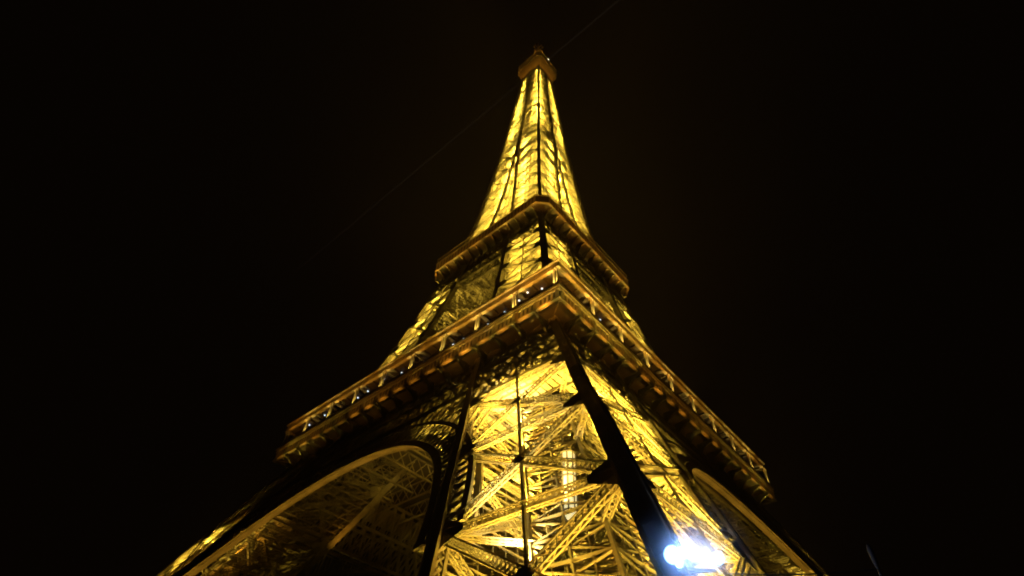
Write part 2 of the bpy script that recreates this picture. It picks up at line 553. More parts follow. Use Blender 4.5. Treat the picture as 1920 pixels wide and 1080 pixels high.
spn.bar((-H(44.6) + 1.5, -23, 44.6), (-H(44.6) + 1.5, 23, 44.6), 0.3, 0.2, (1, 0, 0))
arch = ar.build('arch', IRON, tower)
rim.build('arch_rim', IRON, arch)
spn.build('spandrel', IRON, arch)
for k in (1, 2, 3):
    copy_turned(arch, k, tower)

# ------------------------------------------------------------------ girder belt under the first platform
gb = MB()
XG = -33.4
for dx in (0.0, 2.6):
    x = XG + dx
    e = 33.4 - dx
    for z0, z1, pt in ((41.4, 45.2, 2.6), (45.2, 50.2, 2.6), (50.2, 55.6, 2.6)):
        x0, x1 = -H(z0) + dx, -H(z1) + dx
        e0, e1 = H(z0) - dx, H(z1) - dx
        if z0 > 45:
            gb.bar((x0, -e0, z0), (x0, e0, z0), 0.55, 0.5, (1, 0, 0))
        elif dx == 0:
            for sg in (-1, 1):
                gb.bar((x0, sg * e0, z0), (x0, sg * (e0 - W(z0)), z0), 0.4, 0.4, (1, 0, 0))
        n_ = int(round(2 * e0 / pt))
        for k in range(n_):
            f0, f1 = k / n_, (k + 1) / n_
            a0, a1 = V3(x0, -e0 + 2 * e0 * f0, z0), V3(x0, -e0 + 2 * e0 * f1, z0)
            b0, b1 = V3(x1, -e1 + 2 * e1 * f0, z1), V3(x1, -e1 + 2 * e1 * f1, z1)
            if z0 < 45 and (min(abs(a0[1]), abs(a1[1])) < H(z0) - W(z0) or dx > 0):
                continue
            girder(gb, a0, b1, (1, 0, 0), 0.36, 0.3, 0.09, 0.06, 0.9)
            girder(gb, b0, a1, (1, 0, 0), 0.33, 0.27, 0.09, 0.06, 0.9)
            gb.bar(a0, b0, 0.22, 0.2, (1, 0, 0))
    gb.bar((-H(55.6) + dx, -H(55.6) + dx, 55.6), (-H(55.6) + dx, H(55.6) - dx, 55.6), 0.5, 0.5, (1, 0, 0))
wp0, wp1 = V3(-H(52.2) + 0.4, 0, 52.2), V3(-H(55.4) + 0.4, 0, 55.4)  # added solid plate that keeps leg light off the consoles
gb.mesh([wp0 - V3(0, 33, 0), wp0 + V3(0, 33, 0), wp1 + V3(0, 31.6, 0), wp1 - V3(0, 31.6, 0), wp0 - V3(-.03, 33, 0), wp0 + V3(.03, 33, 0), wp1 + V3(.03, 31.6, 0), wp1 - V3(-.03, 31.6, 0)], [(0, 1, 2, 3), (7, 6, 5, 4), (0, 4, 5, 1), (3, 2, 6, 7)])
gird = gb.build('girder_belt', IRON, tower)
for k in (1, 2, 3):
    copy_turned(gird, k, tower)

# ------------------------------------------------------------------ first platform
first = empty('first_platform', (0, 0, 0), tower)
E1 = 35.55
d = MB()
for k in range(4):
    rot = Matrix.Rotation(k * math.pi / 2, 3, 'Z')
    pts = [(-35.4, -35.4), (-35.4, 35.4), (-13, 13), (-13, -13)]
    v = [rot @ Vector((x, y, z)) for z in (56.9, 57.4) for x, y in pts]
    d.mesh(v, [(0, 1, 2, 3), (7, 6, 5, 4), (0, 4, 5, 1), (2, 6, 7, 3)])
d.build('floor_deck', DECK, first)
bm_ = MB()                                            # beams under the floor
for s in np.linspace(-30, 30, 11):
    for lo, hi in (((-31), (-13.5)), ((13.5), (31))):
        truss(bm_, (lo, s, 53.2), (hi, s, 53.2), (0, 1, 0), 0.3, 0.16, 2.5, (0, 0, 3.2))
        truss(bm_, (s, lo, 53.3), (s, hi, 53.3), (1, 0, 0), 0.3, 0.16, 2.5, (0, 0, 3.1))
for a, b in (((-13.2, -13.2), (-13.2, 13.2)), ((13.2, -13.2), (13.2, 13.2)), ((-13.2, -13.2), (13.2, -13.2)), ((-13.2, 13.2), (13.2, 13.2))):
    truss(bm_, (*a, 52.2), (*b, 52.2), (1, 1, 0.1), 0.5, 0.25, 3, (0, 0, 4.2))
bm_.build('floor_beam', IRON, first)

fz, gr, bl, bw, cs, po = MB(), MB(), MB(), MB(), MB(), MB()
# fascia with mouldings and name panels
fk = MB()
fk.box(-E1 + 0.1, -E1 + 0.4, -E1 + 0.1, E1 - 0.41, 56.2, 58.2)
fz.box(-E1 - 0.02, -E1 + 0.1, -E1 - 0.02, E1 - 0.11, 57.85, 58.2)
fz.box(-E1 - 0.02, -E1 + 0.1, -E1 - 0.02, E1 - 0.11, 56.2, 56.45)
fz.box(-E1 - 0.3, -E1 + 0.2, -E1 - 0.3, E1 - 0.22, 58.2, 58.6)
fz.box(-E1 - 0.18, -E1 + 0.3, -E1 - 0.18, E1 - 0.32, 55.85, 56.2)
fz.box(-E1 - 0.22, -E1 + 0.1, -E1 - 0.22, E1 - 0.12, 57.72, 57.84)
nb = 18
for k in range(nb + 1):
    y = -E1 + 0.3 + (2 * E1 - 0.9) * k / nb
    fz.box(-E1 - 0.14, -E1, y - 0.28, y + 0.28, 56.22, 57.7)
for k in range(88):
    y = -E1 + 0.5 + 0.8 * k
    fz.box(-E1 - 0.04, -E1 + 0.1, y - 0.2, y + 0.2, 56.46, 57.84)
fz.bar((-E1 + 0.5, -E1 + 0.4, 56.05), (-33.0, -E1 + 3, 56.05), 0.1, 0.1)
# roof slab of the gallery
gr.box(-35.3, -30.8, -35.3, 35.3 - 4.5, 63.3, 63.55)
gr.box(-35.5, -35.05, -35.5, 35.5 - 0.46, 62.75, 64.0)
gr.box(-35.58, -35.5, -35.5, 35.5, 63.1, 63.25)
gr.box(-35.75, -35.1, -35.75, 35.5 - 0.26, 64.0, 64.25)
gr.box(-35.66, -35.1, -35.66, 35.5 - 0.3, 62.6, 62.75)
for k in range(36):
    y = -34.9 + 2 * k
    gr.box(-35.57, -35.5, y - 0.1, y + 0.1, 62.75, 64.0)
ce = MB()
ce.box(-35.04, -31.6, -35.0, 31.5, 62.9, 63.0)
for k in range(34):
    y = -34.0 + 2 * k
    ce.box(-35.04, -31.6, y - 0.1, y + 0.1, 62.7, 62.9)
# balustrade
bl.bar((-35.35, -35.2, 59.75), (-35.35, 35.0, 59.75), 0.12, 0.12, (1, 0, 0))
bl.bar((-35.35, -35.2, 58.85), (-35.35, 35.0, 58.85), 0.1, 0.1, (1, 0, 0))
for k in range(160):
    y = -35.2 + 70.4 * k / 160
    bl.bar((-35.35, y, 58.6), (-35.35, y, 59.75), 0.05, 0.05, (1, 0, 0))
# pavilion wall of dark glass behind the gallery
bw.box(-31.6, -31.3, -30.8, 31.6, 57.4, 62.9)
for k in range(32):
    y = -30.8 + 2 * k
    bw.box(-31.72, -31.6, y - 0.1, y + 0.1, 57.4, 62.9)
frieze = fz.build('frieze', IRON, first)
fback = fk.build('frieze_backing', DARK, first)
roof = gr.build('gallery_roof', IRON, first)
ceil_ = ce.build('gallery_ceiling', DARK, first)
bal = bl.build('balustrade', IRON, first)
pav = bw.build('pavilion_wall', GLASS, first)
for o in (frieze, fback, roof, ceil_, bal, pav):
    for k in (1, 2, 3):
        copy_turned(o, k, first)
# consoles under the frieze: curved bracket plates
c_ = MB()
def console_mesh(mb, y, x_in, z_lo, x_out, z_hi, th):
    prof = [(x_in, z_lo)]
    for j in range(1, 8):
        t = j / 8
        prof.append((x_in + (x_out - x_in) * (1 - math.cos(t * math.pi / 2)), z_lo + (z_hi - 0.5 - z_lo) * math.sin(t * math.pi / 2)))
    prof += [(x_out, z_hi - 0.5), (x_out, z_hi), (x_in, z_hi)]
    n = len(prof)
    vv = [(x, y - th, z) for x, z in prof] + [(x, y + th, z) for x, z in prof]
    mb.mesh(vv, [tuple(range(n)), tuple(range(2 * n - 1, n - 1, -1))] + [(k, n + k, n + (k + 1) % n, (k + 1) % n) for k in range(n)])
console_mesh(c_, 0, -33.0, 51.8, -35.75, 55.83, 0.16)
con = None
for k in range(4):
    for j in range(nb):
        y = -E1 + 0.3 + (2 * E1 - 0.9) * (j + 0.0) / nb
        if abs(y) > 33.2:
            continue
        if con is None:
            con = c_.build('console', IRON, first); o = con
        else:
            o = con.copy(); col.objects.link(o); o.parent = first
        o.rotation_euler = (0, 0, k * math.pi / 2)
        o.location = Matrix.Rotation(k * math.pi / 2, 3, 'Z') @ Vector((0, y, 0))
# posts of the gallery
p_ = MB()
p_.tube([(0, -0.28, 58.55), (0, -0.28, 58.9), (0, -0.28, 59.0), (0, -0.28, 62.0), (0, -0.28, 62.3), (0, -0.28, 62.6)], [0.3, 0.3, 0.19, 0.17, 0.26, 0.3], 10)
p_.tube([(0, 0.28, 58.55), (0, 0.28, 58.9), (0, 0.28, 59.0), (0, 0.28, 62.0), (0, 0.28, 62.3), (0, 0.28, 62.6)], [0.3, 0.3, 0.19, 0.17, 0.26, 0.3], 10)
p_.box(-0.32, 0.2, -0.6, 0.6, 62.4, 62.64)
post = None
for k in range(4):
    for j in range(9):
        y = -34.9 + 69.8 * j / 9
        if post is None:
            post = p_.build('gallery_post', IRON, first); o = post
        else:
            o = post.copy(); col.objects.link(o); o.parent = first
        o.rotation_euler = (0, 0, k * math.pi / 2)
        o.location = Matrix.Rotation(k * math.pi / 2, 3, 'Z') @ Vector((-35.45, y, 0))
# small cool lamps along the gallery's inner wall
rng = random.Random(3)
gl = MB()
gl.mesh([(0.16 * math.cos(a) * math.cos(b), 0.16 * math.sin(a) * math.cos(b), 0.16 * math.sin(b)) for b in (-1.2, -0.4, 0.4, 1.2) for a in [k * math.pi / 4 for k in range(8)]],
        [(r * 8 + k, r * 8 + (k + 1) % 8, (r + 1) * 8 + (k + 1) % 8, (r + 1) * 8 + k) for r in range(3) for k in range(8)] + [tuple(range(7, -1, -1)), tuple(range(24, 32))])
gl0 = None
for k in (0, 1, 2, 3):
    for j in range(22):
        y = -32 + 3.05 * j + rng.uniform(-0.8, 0.8)
        if rng.random() < (0.1 if k == 0 else 0.7):
            continue
        if gl0 is None:
            gl0 = gl.build('gallery_lamp', COOL, first); o = gl0
        else:
            o = gl0.copy(); col.objects.link(o); o.parent = first
        o.location = Matrix.Rotation(k * math.pi / 2, 3, 'Z') @ Vector((rng.uniform(-34.6, -32.2), max(-31, min(31, y)), 62.5))


# ------------------------------------------------------------------ second platform
def octo(hw, ch, z):
    return [(-hw, -hw + ch, z), (-hw + ch, -hw, z), (hw - ch, -hw, z), (hw, -hw + ch, z),
            (hw, hw - ch, z), (hw - ch, hw, z), (-hw + ch, hw, z), (-hw, hw - ch, z)]


second = empty('second_platform', (0, 0, 0), tower)
f2 = MB()
def band(mb, hw, ch, z0, z1, th):
    lo, hi = octo(hw, ch, z0), octo(hw, ch, z1)
    li, hi_ = octo(hw - th, ch * 0.9, z0), octo(hw - th, ch * 0.9, z1)
    mb.ring(lo, hi); mb.ring(hi_, li); mb.ring(li, lo); mb.ring(hi, hi_)
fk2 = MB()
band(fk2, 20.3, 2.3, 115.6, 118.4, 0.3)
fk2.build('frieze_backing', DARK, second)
band(f2, 20.55, 2.4, 118.4, 118.75, 0.6)
band(f2, 20.5, 2.4, 115.3, 115.6, 0.5)
for k in range(4):
    rot = Matrix.Rotation(k * math.pi / 2, 3, 'Z')
    for j in range(32):
        y = -17.6 + 35.2 * j / 31
        t = MB(); t.box(-20.45, -20.305, y - 0.32, y + 0.32, 115.62, 118.38)
        f2.mesh([rot @ Vector(v) for v in t.V], t.F)
f2.build('frieze', IRON, second)
d2 = MB()
lo, hi = octo(19.95, 2.2, 115.7), octo(19.95, 2.2, 116.1)
d2.ring(lo, hi); d2.mesh(lo, [tuple(range(7, -1, -1))]); d2.mesh(hi, [tuple(range(8))])
d2.build('floor_deck', DECK, second)
b2 = MB()
bp0, bp1 = octo(20.4, 2.4, 120.6), octo(20.4, 2.4, 118.75)
for k in range(8):
    a, b = V3(*bp0[k]), V3(*bp0[(k + 1) % 8])
    L = np.linalg.norm(b - a)
    b2.bar(a, b, 0.14, 0.14)
    for j in range(int(L / 0.45)):
        p = a + (b - a) * (j + 0.5) / int(L / 0.45)
        b2.bar(p, p - V3(0, 0, 1.85), 0.06, 0.06)
b2.build('balustrade', IRON, second)
u2 = MB()                                            # upper gallery of the second floor
band(u2, 17.2, 2.2, 121.0, 123.4, 0.3)
u2.build('upper_gallery', IRON, second)
g2 = MB()
for dx in (0.0, 1.8):
    for z0, z1, pt in ((104.2, 108.2, 2.6), (108.2, 112.6, 2.2)):
        x0, x1 = -H(z0) + dx, -H(z1) + dx
        e0, e1 = H(z0) - dx, H(z1) - dx
        g2.bar((x0, -e0, z0), (x0, e0, z0), 0.4, 0.4, (1, 0, 0))
        n_ = int(round(2 * e0 / pt))
        for k in range(n_):
            q0, q1 = k / n_, (k + 1) / n_
            a0, a1 = V3(x0, -e0 + 2 * e0 * q0, z0), V3(x0, -e0 + 2 * e0 * q1, z0)
            b0, b1 = V3(x1, -e1 + 2 * e1 * q0, z1), V3(x1, -e1 + 2 * e1 * q1, z1)
            g2.bar(a0, b1, 0.25, 0.2, (1, 0, 0)); g2.bar(b0, a1, 0.25, 0.18, (1, 0, 0))
            g2.bar(a0, b0, 0.2, 0.16, (1, 0, 0))
    g2.bar((-H(112.6) + dx, -H(112.6) + dx, 112.6), (-H(112.6) + dx, H(112.6) - dx, 112.6), 0.4, 0.4, (1, 0, 0))
wp0, wp1 = V3(-H(108.3) + 0.3, 0, 108.3), V3(-H(112.5) + 0.3, 0, 112.5)  # added plate stopping light from below spilling onto the upper consoles
g2.mesh([wp0 - V3(0, 17.6, 0), wp0 + V3(0, 17.6, 0), wp1 + V3(0, 17.2, 0), wp1 - V3(0, 17.2, 0), wp0 - V3(-.03, 17.6, 0), wp0 + V3(.03, 17.6, 0), wp1 + V3(.03, 17.2, 0), wp1 - V3(-.03, 17.2, 0)], [(0, 1, 2, 3), (7, 6, 5, 4), (0, 4, 5, 1), (3, 2, 6, 7)])
gg = g2.build('girder_belt', IRON, second)
for k in (1, 2, 3):
    copy_turned(gg, k, second)
c2 = MB()
console_mesh(c2, 0, -17.4, 110.2, -20.2, 115.28, 0.14)
con2 = None
for k in range(4):
    for j in range(13):
        y = -16.6 + 33.2 * j / 12
        if con2 is None:
            con2 = c2.build('console', IRON, second); o = con2
        else:
            o = con2.copy(); col.objects.link(o); o.parent = second
        o.rotation_euler = (0, 0, k * math.pi / 2)
        o.location = Matrix.Rotation(k * math.pi / 2, 3, 'Z') @ Vector((0, y, 0))
fb2 = MB()
for s in np.linspace(-16, 16, 9):
    truss(fb2, (-17, s, 113.0), (17, s, 113.0), (0, 1, 0), 0.25, 0.14, 2.0, (0, 0, 2.4))
    truss(fb2, (s, -17, 113.1), (s, 17, 113.1), (1, 0, 0), 0.25, 0.14, 2.0, (0, 0, 2.3))
fb2.build('floor_beam', IRON, second)

# ------------------------------------------------------------------ spire
SPZ = [112, 120.5, 129, 138, 147.5, 157, 167, 176, 185.5, 191.5, 197.5, 206, 214.5, 222.5, 230.5, 238, 245, 251.5, 258, 264, 270]
sfr = {k: MB() for k in 'ABCD'}
sfc = [MB() for _ in range(4)]
ib = MB()
for a, b in zip(SPZ[:-1], SPZ[1:]):
    ca, cb = corners(a), corners(b)
    rs = 0.75 if a < 190 else 0.6
    keys = 'ABCD' if a < 185 else 'ABC'
    for k in keys:
        sfr[k].bar(ca[k], cb[k], rs, rs, (1, 0, 0))
    fc = FACES if a < 185 else FACES[:2]
    for fi, (u, v, n) in enumerate(fc):
        mb = sfc[fi]
        if fi < 2:
            for off in (0.0, 0.45):
                mb.bar(ca[u] + n * off, cb[v] + n * off, 0.13, 0.1, n)
                mb.bar(ca[v] + n * off, cb[u] + n * off, 0.13, 0.08, n)
        else:
            girder(mb, ca[u], cb[v], n, 0.6, 0.5, 0.14, 0.09, 0.6, True)
            girder(mb, ca[v], cb[u], n, 0.57, 0.47, 0.14, 0.09, 0.6, True)
        girder(mb, cb[u], cb[v], n, 0.4, 0.6, 0.11, 0.08, 0.5)
        if fi < 2:
            mb.bar(cb[u] - n * 0.36, cb[v] - n * 0.36, 0.26, 0.08, n)
        ns = 12
        for j in range(1, ns):                        # fine secondary struts of the panel
            t = j / ns
            p, q = ca[u] + (cb[u] - ca[u]) * t, ca[v] + (cb[v] - ca[v]) * t
            mb.bar(p + n * 0.5, q + n * 0.5, 0.07, 0.34, n)
        for j in range(1, 8):
            t = j / 8
            p, q = ca[u] + (ca[v] - ca[u]) * t, cb[u] + (cb[v] - cb[u]) * t
            mb.bar(p + n * 0.85, q + n * 0.85, 0.1, 0.2, n)
    girder(ib, cb['A'], cb['D'], V3(0, 0, 1), 0.6, 0.6, 0.16, 0.12, 0.8)
    if a < 185:
        girder(ib, cb['B'], cb['C'], V3(0, 0, 1), 0.6, 0.6, 0.16, 0.12, 0.8)
        girder(ib, cb['B'], cb['B'] * V3(1, -1, 1), V3(1, 0, 0), 0.6, 0.6, 0.16, 0.12, 0.8)
quarter = empty('spire_leg', (0, 0, 0), tower)
for k in 'ABCD':
    sfr[k].build('rafter', IRON, quarter)
for mb in sfc:
    mb.build('cross_bracing', IRON, quarter)
ib.build('floor_bracing', IRON, quarter)
for k in (1, 2, 3):
    copy_turned(quarter, k, tower)
core = MB()                                          # lift shaft and stairs up the middle


shaft(core, lambda z: (0, 0), lambda z: 2.0 if z < 180 else float(np.interp(z, (180, 190), (2.0, H(190) * 0.5))) if z < 190 else H(z) * 0.5, 113, 266, 1.5)
for sx, sy in ((-1, -1), (-1, 1), (1, 1), (1, -1)):
    shaft(core, lambda z, sx=sx, sy=sy: (sx * (H(z) - W(z) / 2), sy * (H(z) - W(z) / 2)), lambda z: 1.5, 112, 184, 1.5)
core.build('lift_shaft', IRON, tower)

# ------------------------------------------------------------------ summit
summit = empty('summit_platform', (0, 0, 0), tower)
s_ = MB()
band(s_, 7.5, 1.6, 274.5, 279.2, 0.25)
band(s_, 7.7, 1.7, 279.2, 279.6, 0.5)
band(s_, 7.65, 1.7, 274.1, 274.5, 0.4)
lo, hi = octo(7.2, 1.5, 274.6), octo(7.2, 1.5, 275.0)
s_.ring(lo, hi); s_.mesh(lo, [tuple(range(7, -1, -1))]); s_.mesh(hi, [tuple(range(8))])
lo, hi = octo(7.4, 1.6, 279.5), octo(5.6, 1.5, 281.5)
s_.ring(lo, hi); s_.mesh(hi, [tuple(range(8))])
s_.build('cabin', IRON, summit)
sc_ = MB()
for k in range(4):
    rot = Matrix.Rotation(k * math.pi / 2, 3, 'Z')
    for j in range(8):
        y = -4.9 + 9.8 * j / 7
        t = MB(); console_mesh(t, y, -5.2, 265.0, -7.5, 274.08, 0.12)
        sc_.mesh([rot @ Vector(v) for v in t.V], t.F)
sc_.ring(octo(5.3, 1.0, 263.5), octo(5.5, 1.1, 268)); sc_.ring(octo(5.5, 1.1, 268), octo(7.35, 1.55, 274.1))
sc_.build('console_skirt', IRON, summit)
cp = MB()
for k in range(8):
    an = k * math.pi / 4
    cp.tube([(3.4 * math.cos(an), 3.4 * math.sin(an), 281.4), (3.2 * math.cos(an), 3.2 * math.sin(an), 287), (2.1 * math.cos(an), 2.1 * math.sin(an), 291), (0.4 * math.cos(an), 0.4 * math.sin(an), 293)], 0.28, 6)
cp.tube([(0, 0, 281.4), (0, 0, 286)], 2.2, 12)
cp.tube([(0, 0, 292.5), (0, 0, 296), (0, 0, 297), (0, 0, 300)], [1.4, 1.3, 1.9, 1.2], 12)
cp.build('cupola', IRON, summit)
an_ = MB()
for x, y in ((-0.6, -0.6), (-0.6, 0.6), (0.6, -0.6), (0.6, 0.6)):
    an_.bar((x, y, 300), (x * 0.5, y * 0.5, 322), 0.2, 0.2)
for k in range(11):
    z = 301 + 2 * k
    r_ = 0.6 * (1 - 0.5 * (z - 300) / 22)
    an_.bar((-r_, -r_, z), (r_, r_, z + 1), 0.12, 0.12); an_.bar((-r_, r_, z), (r_, -r_, z + 1), 0.12, 0.12)
for z, l in ((304, 2.6), (309, 3.2), (314, 2.2)):
    an_.bar((-l, 0, z), (l, 0, z), 0.25, 0.25); an_.bar((0, -l, z), (0, l, z), 0.25, 0.25)
    for sx in (-1, 1):
        an_.box(sx * l - 0.3, sx * l + 0.3, -0.3, 0.3, z - 1, z + 1)
        an_.box(-0.3, 0.3, sx * l - 0.3, sx * l + 0.3, z - 1, z + 1)
an_.build('antenna', IRON, summit)
be = MB()
for y in (-6.9, 6.9):
    be.box(-0.35, 0.35, y - 0.3, y + 0.3, 282.6, 283.4)
be.build('beacon', BEAC, summit)

# ------------------------------------------------------------------ the lift cabin glowing in the near leg
cb_ = MB()
cb_.tube([(0, 0, 0), (0, 0, 0.25), (0, 0, 0.6), (0, 0, 5.2), (0, 0, 5.4)], [0.2, 0.42, 0.5, 0.5, 0.3], 14)
lift = cb_.build('lift_cabin', CABIN, tower, True)
lift.location = (-45.2, -43.0, 19.4)
fr_ = MB()
for z in (0.55, 1.9, 3.2, 4.5, 5.2):
    for j in range(14):
        a0, a1 = j * math.pi / 7, (j + 1) * math.pi / 7
        fr_.bar((0.53 * math.cos(a0), 0.53 * math.sin(a0), z), (0.53 * math.cos(a1), 0.53 * math.sin(a1), z), 0.09, 0.09)
for j in range(7):
    a0 = j * 2 * math.pi / 7
    fr_.bar((0.52 * math.cos(a0), 0.52 * math.sin(a0), 0.5), (0.52 * math.cos(a0), 0.52 * math.sin(a0), 5.25), 0.1, 0.08, (1, 0, 0))
fr_.build('cabin_frame', IRON, lift)

# ------------------------------------------------------------------ lamps of the tower
def rotk(p, k):
    return Matrix.Rotation(k * math.pi / 2, 3, 'Z') @ Vector(p)


lr = random.Random(11)
LEGF = [1.0, 0.012, 0.012, 0.012]
MIDF = [1.0, 0.03, 0.03, 0.03]
P_ROOF, P_FRZ, P_SEC, P_SUM, P_POST, P_ARCH = 420, 230, 620, 1300, 2800, 115
CONE = 88
AMB2 = (1.0, 0.46, 0.035)
P_LOW, P_MID, P_SP = 56000, 46000, 92000
for k in range(4):
    for z, u, v in (PROJ_LOW if k == 0 else PROJ_LOW[::3] if k != 2 else PROJ_LOW[1::6]):
        c = centre(z, u, v)
        up = centre(z + 8) - centre(z)
        cl = lr.choice(((1.0, 0.5, 0.04), (1.0, 0.5, 0.04), YEL, YEL, YEL, (1.0, 0.82, 0.3))) if k == 0 else AMB2
        lamp(rotk(c, k), rotk(up + V3(0, 0, 2), k), P_LOW * LEGF[k] * (1 if k == 0 else 3) * (0.6 if z < 16 else 1.2) * lr.uniform(0.4, 1.6), cl, CONE, 0.2, 1.0)
    for z in ((60, 67, 75, 83, 91, 99) if k == 0 else (62, 80, 97)):
        for u, v in ((2.6, -2.6), (-2.6, 2.6)):
            c = centre(z, u, v)
            lamp(rotk(c, k), rotk(centre(z + 8) - centre(z), k), P_MID * MIDF[k] * (1 if k == 0 else 2) * lr.uniform(0.6, 1.4), YEL, CONE, 0.2, 1.0)
    if k == 0:                                        # towards the right-hand face of the near leg
        for z in (12, 18, 24, 30, 35):
            lamp(centre(z, 5.5, -3.0), centre(z + 8) - centre(z), P_LOW * 0.9, YEL, 100, 0.2, 1.0)
    if k in (1, 3):                                   # the outward faces of the two side legs
        for z in (22, 28, 33, 38, 42):
            lamp(rotk(centre(z, -6.2, -6.2), k), rotk(centre(z + 8) - centre(z), k), P_LOW * 0.75, YEL, 72, 0.2, 1.0)
        for z in range(59, 103, 4):
            lamp(rotk(centre(z, -3.9, -3.9), k), rotk(centre(z + 8) - centre(z), k), P_MID * 0.4, YEL, 95, 0.2, 1.0)
    for z in np.arange(117, 186, 4.5):
        for u, v in ((2.7, -2.7), (-2.7, 2.7)):
            lamp(rotk(centre(z, u, v), k), rotk(centre(z + 8) - centre(z), k), P_SP * 0.26 * lr.uniform(0.8, 1.2), YEL, 150, 0.2, 1.0)
for z in np.arange(120, 267, 3.6):
    z = float(z)
    q = 3.2 if z < 190 else H(z) * 0.72
    if z > 190:
        lamp((q, q, z), (0, 0, 1), P_SP * 0.22, YEL, 150, 0.2, 1.0)
        lamp((-q, -q, z), (0, 0, 1), P_SP * 0.22, YEL, 150, 0.2, 1.0)
    lamp((q, -q, z), (0, 0, 1), P_SP * 0.27, YEL, 150, 0.2, 1.0)
    lamp((-q, q, z), (0, 0, 1), P_SP * 0.27, YEL, 150, 0.2, 1.0)
# amber lamps of the galleries, then the added lamps for antenna, spandrel and arch
for k in range(4):
    near = (1.0, 0.75, 0.4, 0.4)[k]
    for j in range(18 if k < 2 else 0):
        y = -34.9 + 69.8 * j / 18
        q = (y + 35) / 70 if k == 0 else (35 - y) / 70
        f = near * (0.3 + 1.7 * math.exp(-q * 3.2)) * lr.uniform(0.7, 1.3)
        if k == 0 and q > 0.85: f = 0.6
        if j % 2 == 0:
            lamp(rotk((-36.3, y, 58.5), k), rotk((0.25, 0, 1), k), P_POST * (0.4 + 0.6 * f), (1, 0.7, 0.14), 50, 0.08)
        lamp(rotk((-36.6, y + 1.2, 60.9), k), rotk((0.45, 0, 1), k), P_ROOF * f, AMB, 125, 0.08)
        lamp(rotk((-36.35, y + 1.9, 55.0), k), rotk((0.55, 0, 1), k), P_FRZ * f * lr.uniform(0.4, 1.6), AMB, 110, 0.1)
    for j in range(8 if k < 2 else 0):
        y = -18.2 + 5.2 * j
        lamp(rotk((-21.7, y, 113.0), k), rotk((0.3, 0, 1), k), P_SEC * lr.uniform(0.5, 1.3), AMB, 100, 0.1)
    for y in (-4, 4):
        lamp(rotk((-9.5, y, 264), k), rotk((0.25, 0, 1), k), P_SUM, AMB, 110, 0.1)
    lamp(rotk((-6.6, 0, 282), k), rotk((0.45, 0, 1), k), 9000, AMB, 80, 0.1)  # added lamp that lights the antenna
    if k in (0, 1):                                   # added lamps brightening the spandrel beside the near leg
        for y, z in ((-19.5, 36.0), (-23.5, 31.0)):
            yy = y if k == 0 else -y
            lamp(rotk((-H(z) + 3.2, yy, z), k), rotk((-0.25, 0.1 if k == 0 else -0.1, 1), k), 9000, YEL, 95, 0.15, 1.0)
    lamp(rotk(centre(38, 11.5, 11.5), k), rotk((0.1, 0.1, 1), k), 1900, (1.0, 0.45, 0.035), 140, 0.2, 1.0)  # added amber fill for the arch interior, no gallery lamp
    # added lamps without fixtures under the arch, each brightening its stretch of soffit
    if k in (0, 1):
        for j in range(61):
            an = R(24) + (math.pi - R(48)) * j / 60
            p_lo, p_hi = apt(RA - 2.0, an, 0.7), apt(RA, an, 0.7)
            lamp(rotk(p_lo, k), rotk(p_hi - p_lo, k), P_ARCH * lr.uniform(0.8, 1.25), (1.0, 0.53, 0.05), 95, 0.1, 1.0)

# ------------------------------------------------------------------ beam of the summit beacon
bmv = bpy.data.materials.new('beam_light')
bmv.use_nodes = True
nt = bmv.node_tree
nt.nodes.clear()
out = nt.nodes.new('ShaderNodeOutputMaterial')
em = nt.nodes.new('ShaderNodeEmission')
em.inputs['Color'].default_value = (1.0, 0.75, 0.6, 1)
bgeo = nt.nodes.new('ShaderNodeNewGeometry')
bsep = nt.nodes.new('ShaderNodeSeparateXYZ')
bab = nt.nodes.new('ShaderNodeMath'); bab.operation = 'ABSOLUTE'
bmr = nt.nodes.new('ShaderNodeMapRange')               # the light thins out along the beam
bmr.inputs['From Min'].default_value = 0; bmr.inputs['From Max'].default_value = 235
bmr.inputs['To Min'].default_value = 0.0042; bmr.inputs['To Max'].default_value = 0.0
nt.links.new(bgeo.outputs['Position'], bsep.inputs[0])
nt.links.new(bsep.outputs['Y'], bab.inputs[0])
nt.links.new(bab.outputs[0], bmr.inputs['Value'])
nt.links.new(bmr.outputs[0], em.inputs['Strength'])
nt.links.new(em.outputs[0], out.inputs['Volume'])  # glowing tube stands in for beam light scattered by the air
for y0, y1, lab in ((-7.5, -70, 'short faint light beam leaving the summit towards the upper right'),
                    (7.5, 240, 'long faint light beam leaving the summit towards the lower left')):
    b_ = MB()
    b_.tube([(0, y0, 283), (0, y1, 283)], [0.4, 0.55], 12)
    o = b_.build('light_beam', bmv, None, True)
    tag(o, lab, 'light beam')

# ------------------------------------------------------------------ floodlight mast in front of the near leg
F1, F2 = V3(-56.45, -55.97, 10.27), V3(-55.45, -57.05, 10.22)
bank = tag(empty('floodlight_bank', F1), 'bank of glaring blue white floodlights bracketed to the foot of the dark corner column', 'floodlight')
br_ = MB()
ra = corners(9.9)['A']
for q in (F1, F2):
    br_.bar(ra - F1 + V3(-0.3, -0.3, 0), q - F1 + V3(0.3, 0.25, -0.3), 0.09, 0.09)
br_.bar(V3(0.35, 0.3, -0.3), F2 - F1 + V3(0.3, 0.25, -0.3), 0.08, 0.08)
br_.build('bracket', BLACKR, bank)
toc = (CAM - Vector(F1)).normalized()
rx = Vector((RGT.x, RGT.y, 0)).normalized()


